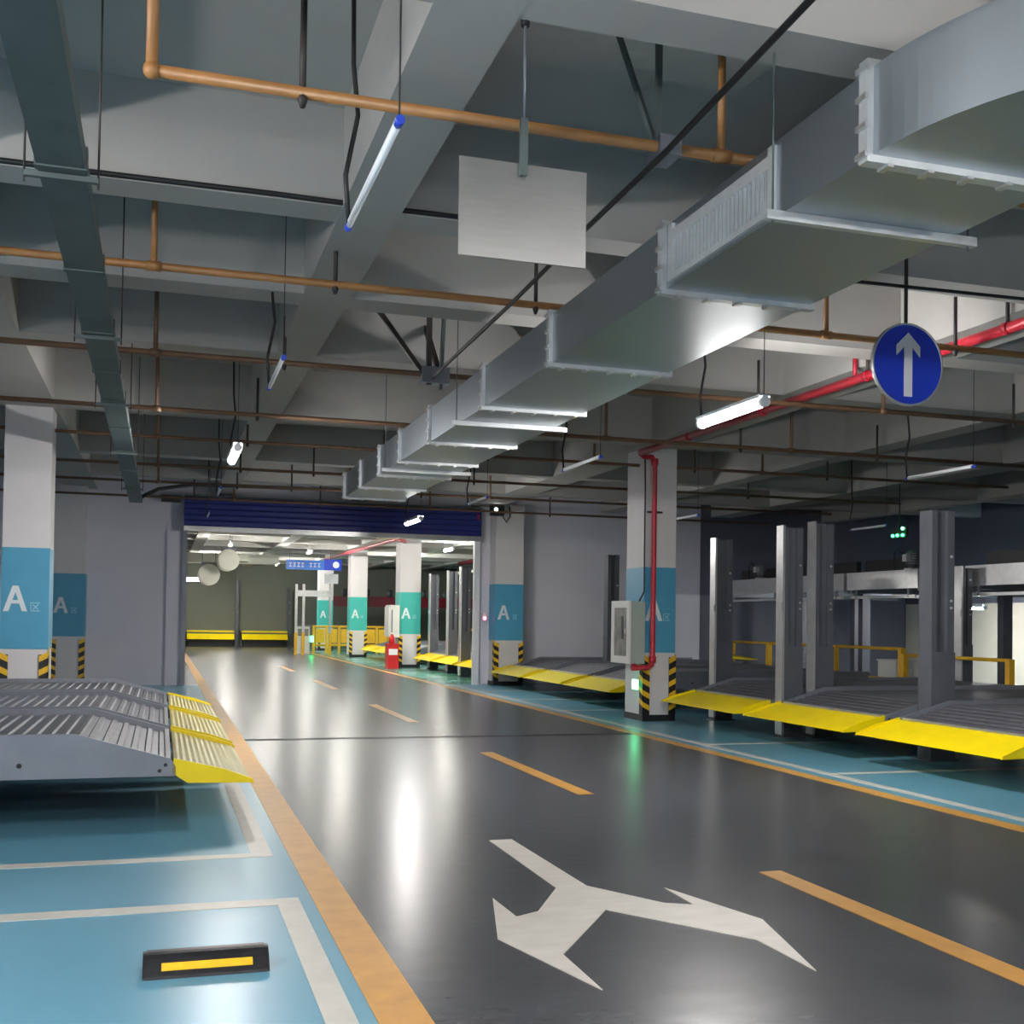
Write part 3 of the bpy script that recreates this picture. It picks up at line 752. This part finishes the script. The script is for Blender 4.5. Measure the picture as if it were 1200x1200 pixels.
MB().box(5.42, 6.03, 47.97, 48.53, 1.15, 1.2).build('lid', 'rail', t)
MB().box(6.031, 6.16, 47.98, 48.1, .5, .75).build('led_panel', 'led_green', t)
# yellow barrier by the columns
t = thing('yellow_barrier', 'yellow railing barrier between the gate frame and the solitary teal column', 'barrier', (7.4, 49, 0))
MB().tube([(6.3, 49, 1.15), (9.6, 49, 1.15)], .05, 8).build('top_rail', 'rail_yellow', t)
MB().tube([(6.3, 49, .35), (9.6, 49, .35)], .05, 8).build('lower_rail', 'rail_yellow', t)
for k in range(7):
    MB().box(6.3 + k * .55 - .05, 6.3 + k * .55 + .05, 48.95, 49.05, 0, 1.2).build('post', 'rail_yellow', t)
    if k < 6: MB().box(6.38 + k * .55, 6.77 + k * .55, 48.98, 49.02, .45, 1.05).build('panel', 'rail_yellow', t)
t = thing('yellow_barrier', 'long yellow railing behind the platforms of the lit hall', 'barrier', (12.9, 36, 0))
MB().tube([(12.9, 27, 1.1), (12.9, 48, 1.1)], .05, 8).build('top_rail', 'rail_yellow', t)
MB().tube([(12.9, 27, .55), (12.9, 48, .55)], .05, 8).build('lower_rail', 'rail_yellow', t)
for k in range(9):
    yy = 27 + k * 2.625
    MB().box(12.85, 12.95, yy - .06, yy + .06, 0, 1.15).build('post', 'rail_yellow', t)
    if k < 8: MB().box(12.89, 12.91, yy + .2, yy + 1.3, .6, 1.05).build('panel', 'rail_yellow', t)

# maroon raised platforms in the hall
for x0, x1, lb_ in ((7.9, 11.6, 'maroon raised platform edge seen between the teal columns'), (11.8, 15.2, 'maroon raised platform edge seen between the tall lift posts'), (15.4, 18.4, 'maroon raised platform edge hidden farthest into the hall corner')):
    t = thing('maroon_platform', lb_, 'parking platform', ((x0 + x1) / 2, 56, 0))
    MB().box(x0, x1, 54.6, 54.75, 2.1, 2.6).build('edge_beam', 'maroon', t)
    MB().box(x0, x1, 54.75, 58.5, 2.2, 2.3).build('deck', 'deck', t)
    for xx in (x0 + .1, x1 - .1): MB().box(xx - .1, xx + .1, 56, 56.2, 0, 2.2).build('post', 'rail', t)
    for k in range(3): MB().tube([(x0 + .6 + k * 1.1, 54.7, 2.6), (x0 + .6 + k * 1.1, 54.7, 2.95)], .13, 8).build('motor', 'post', t)
# red pipe crossing in the hall
t = thing('fire_pipe', 'red fire pipe sloping past the teal columns in the lit hall', 'pipe', (7, 40, 3.6))
MB().tube([(6.9, 27.0, 3.98), (6.9, 33.8, 3.98), (6.6, 48.0, 4.02)], .06, 10).build('main_run', 'red', t)
MB().tube([(6.9, 33.8, 3.95), (7.2, 34.5, 3.93)], .06, 10).build('branch', 'red', t)
o = MB().tube([(13.0, 27, 4.11), (13.0, 50, 4.11)], .09, 10).build('fire_pipe', 'maroon'); tag(o, 'dark red pipe high above the posts of the lit hall', 'pipe')
t = thing('cable_tray', 'pale cable tray above the posts of the lit hall', 'cable tray', (12.68, 38, 3.55))
MB().box(12.6, 12.75, 27, 50, 3.55, 3.65).build('tray_body', 'white_duct', t)
for k in range(8): MB().tube([(12.68, 28 + 3 * k, 3.64), (12.68, 28 + 3 * k, SLAB)], .01, 6).build('hanger_rod', 'rail', t)
# hose cabinet and extinguisher box on the far column
t = thing('hose_cabinet', 'white cabinet on the teal column above the extinguisher box', 'cabinet', (6.95, 34.9, 1.0))
MB().box(6.78, 7.08, 34.5, 35.25, .95, 1.95).build('body', 'cab_white', t)
MB().box(6.74, 6.775, 34.52, 35.2, 1.0, 1.9).build('door', 'cab_white', t)
MB().box(6.82, 6.86, 34.49, 34.5, 1.1, 1.8).build('door_seam', 'rail', t)
t = thing('extinguisher_box', 'red fire extinguisher box at the foot of the teal column', 'box', (6.72, 34.1, 0))
MB().box(6.6, 6.95, 33.9, 34.3, 0, .72).build('body', 'redbox', t)
MB().box(6.64, 6.91, 33.885, 33.9, .42, .60).build('label_plate', 'sign_white', t)
MB().box(6.58, 6.97, 33.88, 34.32, .72, .76).build('lid', 'redbox', t)
MB().tube([(6.77, 34.1, .76), (6.77, 34.1, .95), (6.77, 34.1, 1.05)], [.09, .09, .03], 10).build('extinguisher_top', 'redbox', t)
# hanging blue direction sign
t = thing('direction_sign', 'long blue hanging direction sign with white characters', 'sign', (5.4, 45, 3.3))
MB().box(4.65, 6.15, 44.98, 45.02, 3.42, 3.80).build('panel', 'sign_sky', t)
MB().box(6.15, 6.85, 45.0, 45.03, 3.42, 3.86).build('end_panel', 'sign_blue', t)
for k in range(8):
    if k == 4: continue
    x = 4.82 + k * .16
    g = MB().box(x - .05, x + .05, 44.97, 44.979, 3.66, 3.69).box(x - .05, x + .05, 44.97, 44.979, 3.53, 3.56).box(x - .012, x + .012, 44.97, 44.979, 3.53, 3.69)
    g.build('character', 'sign_white', t)
MB().tube([(6.62, 44.985, 3.64), (6.62, 44.999, 3.64)], .13, 16).build('symbol_disc', 'sign_white', t)
for x in (4.8, 6.0, 6.4): MB().tube([(x, 45.02, 3.8), (x, 45.02, SLAB)], .012, 6).build('hanger_rod', 'rail', t)
t = thing('signal_light', 'tiny pink signal light beside the white shutter guide', 'light', (7.25, 25.05, 1.55))
MB().box(7.2, 7.3, 25.45, YW - .002, 1.5, 1.68).build('housing', 'cab_white', t)
MB().sphere((7.25, 25.44, 1.56), .04, 8).build('lens', 'led_red', t)

# small things behind the right platforms
t = thing('yellow_ramp', 'short yellow ramp plate lying beyond the thin railed posts', 'ramp', (12.55, 23.2, 0))
MB().prism([(22.3, .74), (23.9, .84), (23.9, .72), (22.3, .72)], 'x', 12.42, 12.68).build('plate', 'yellow', t)
for yy in (22.5, 23.7): MB().box(12.5, 12.58, yy - .04, yy + .04, 0, .72).build('leg', 'post', t)
t = thing('control_box', 'plain white box standing behind the railing by the thick post', 'box', (13.3, 18.2, 0))
MB().box(13.1, 13.5, 17.95, 18.5, 0, .85).build('body', 'cab_white', t)
MB().box(13.08, 13.52, 17.93, 18.52, .85, .88).build('lid', 'cab_white', t)
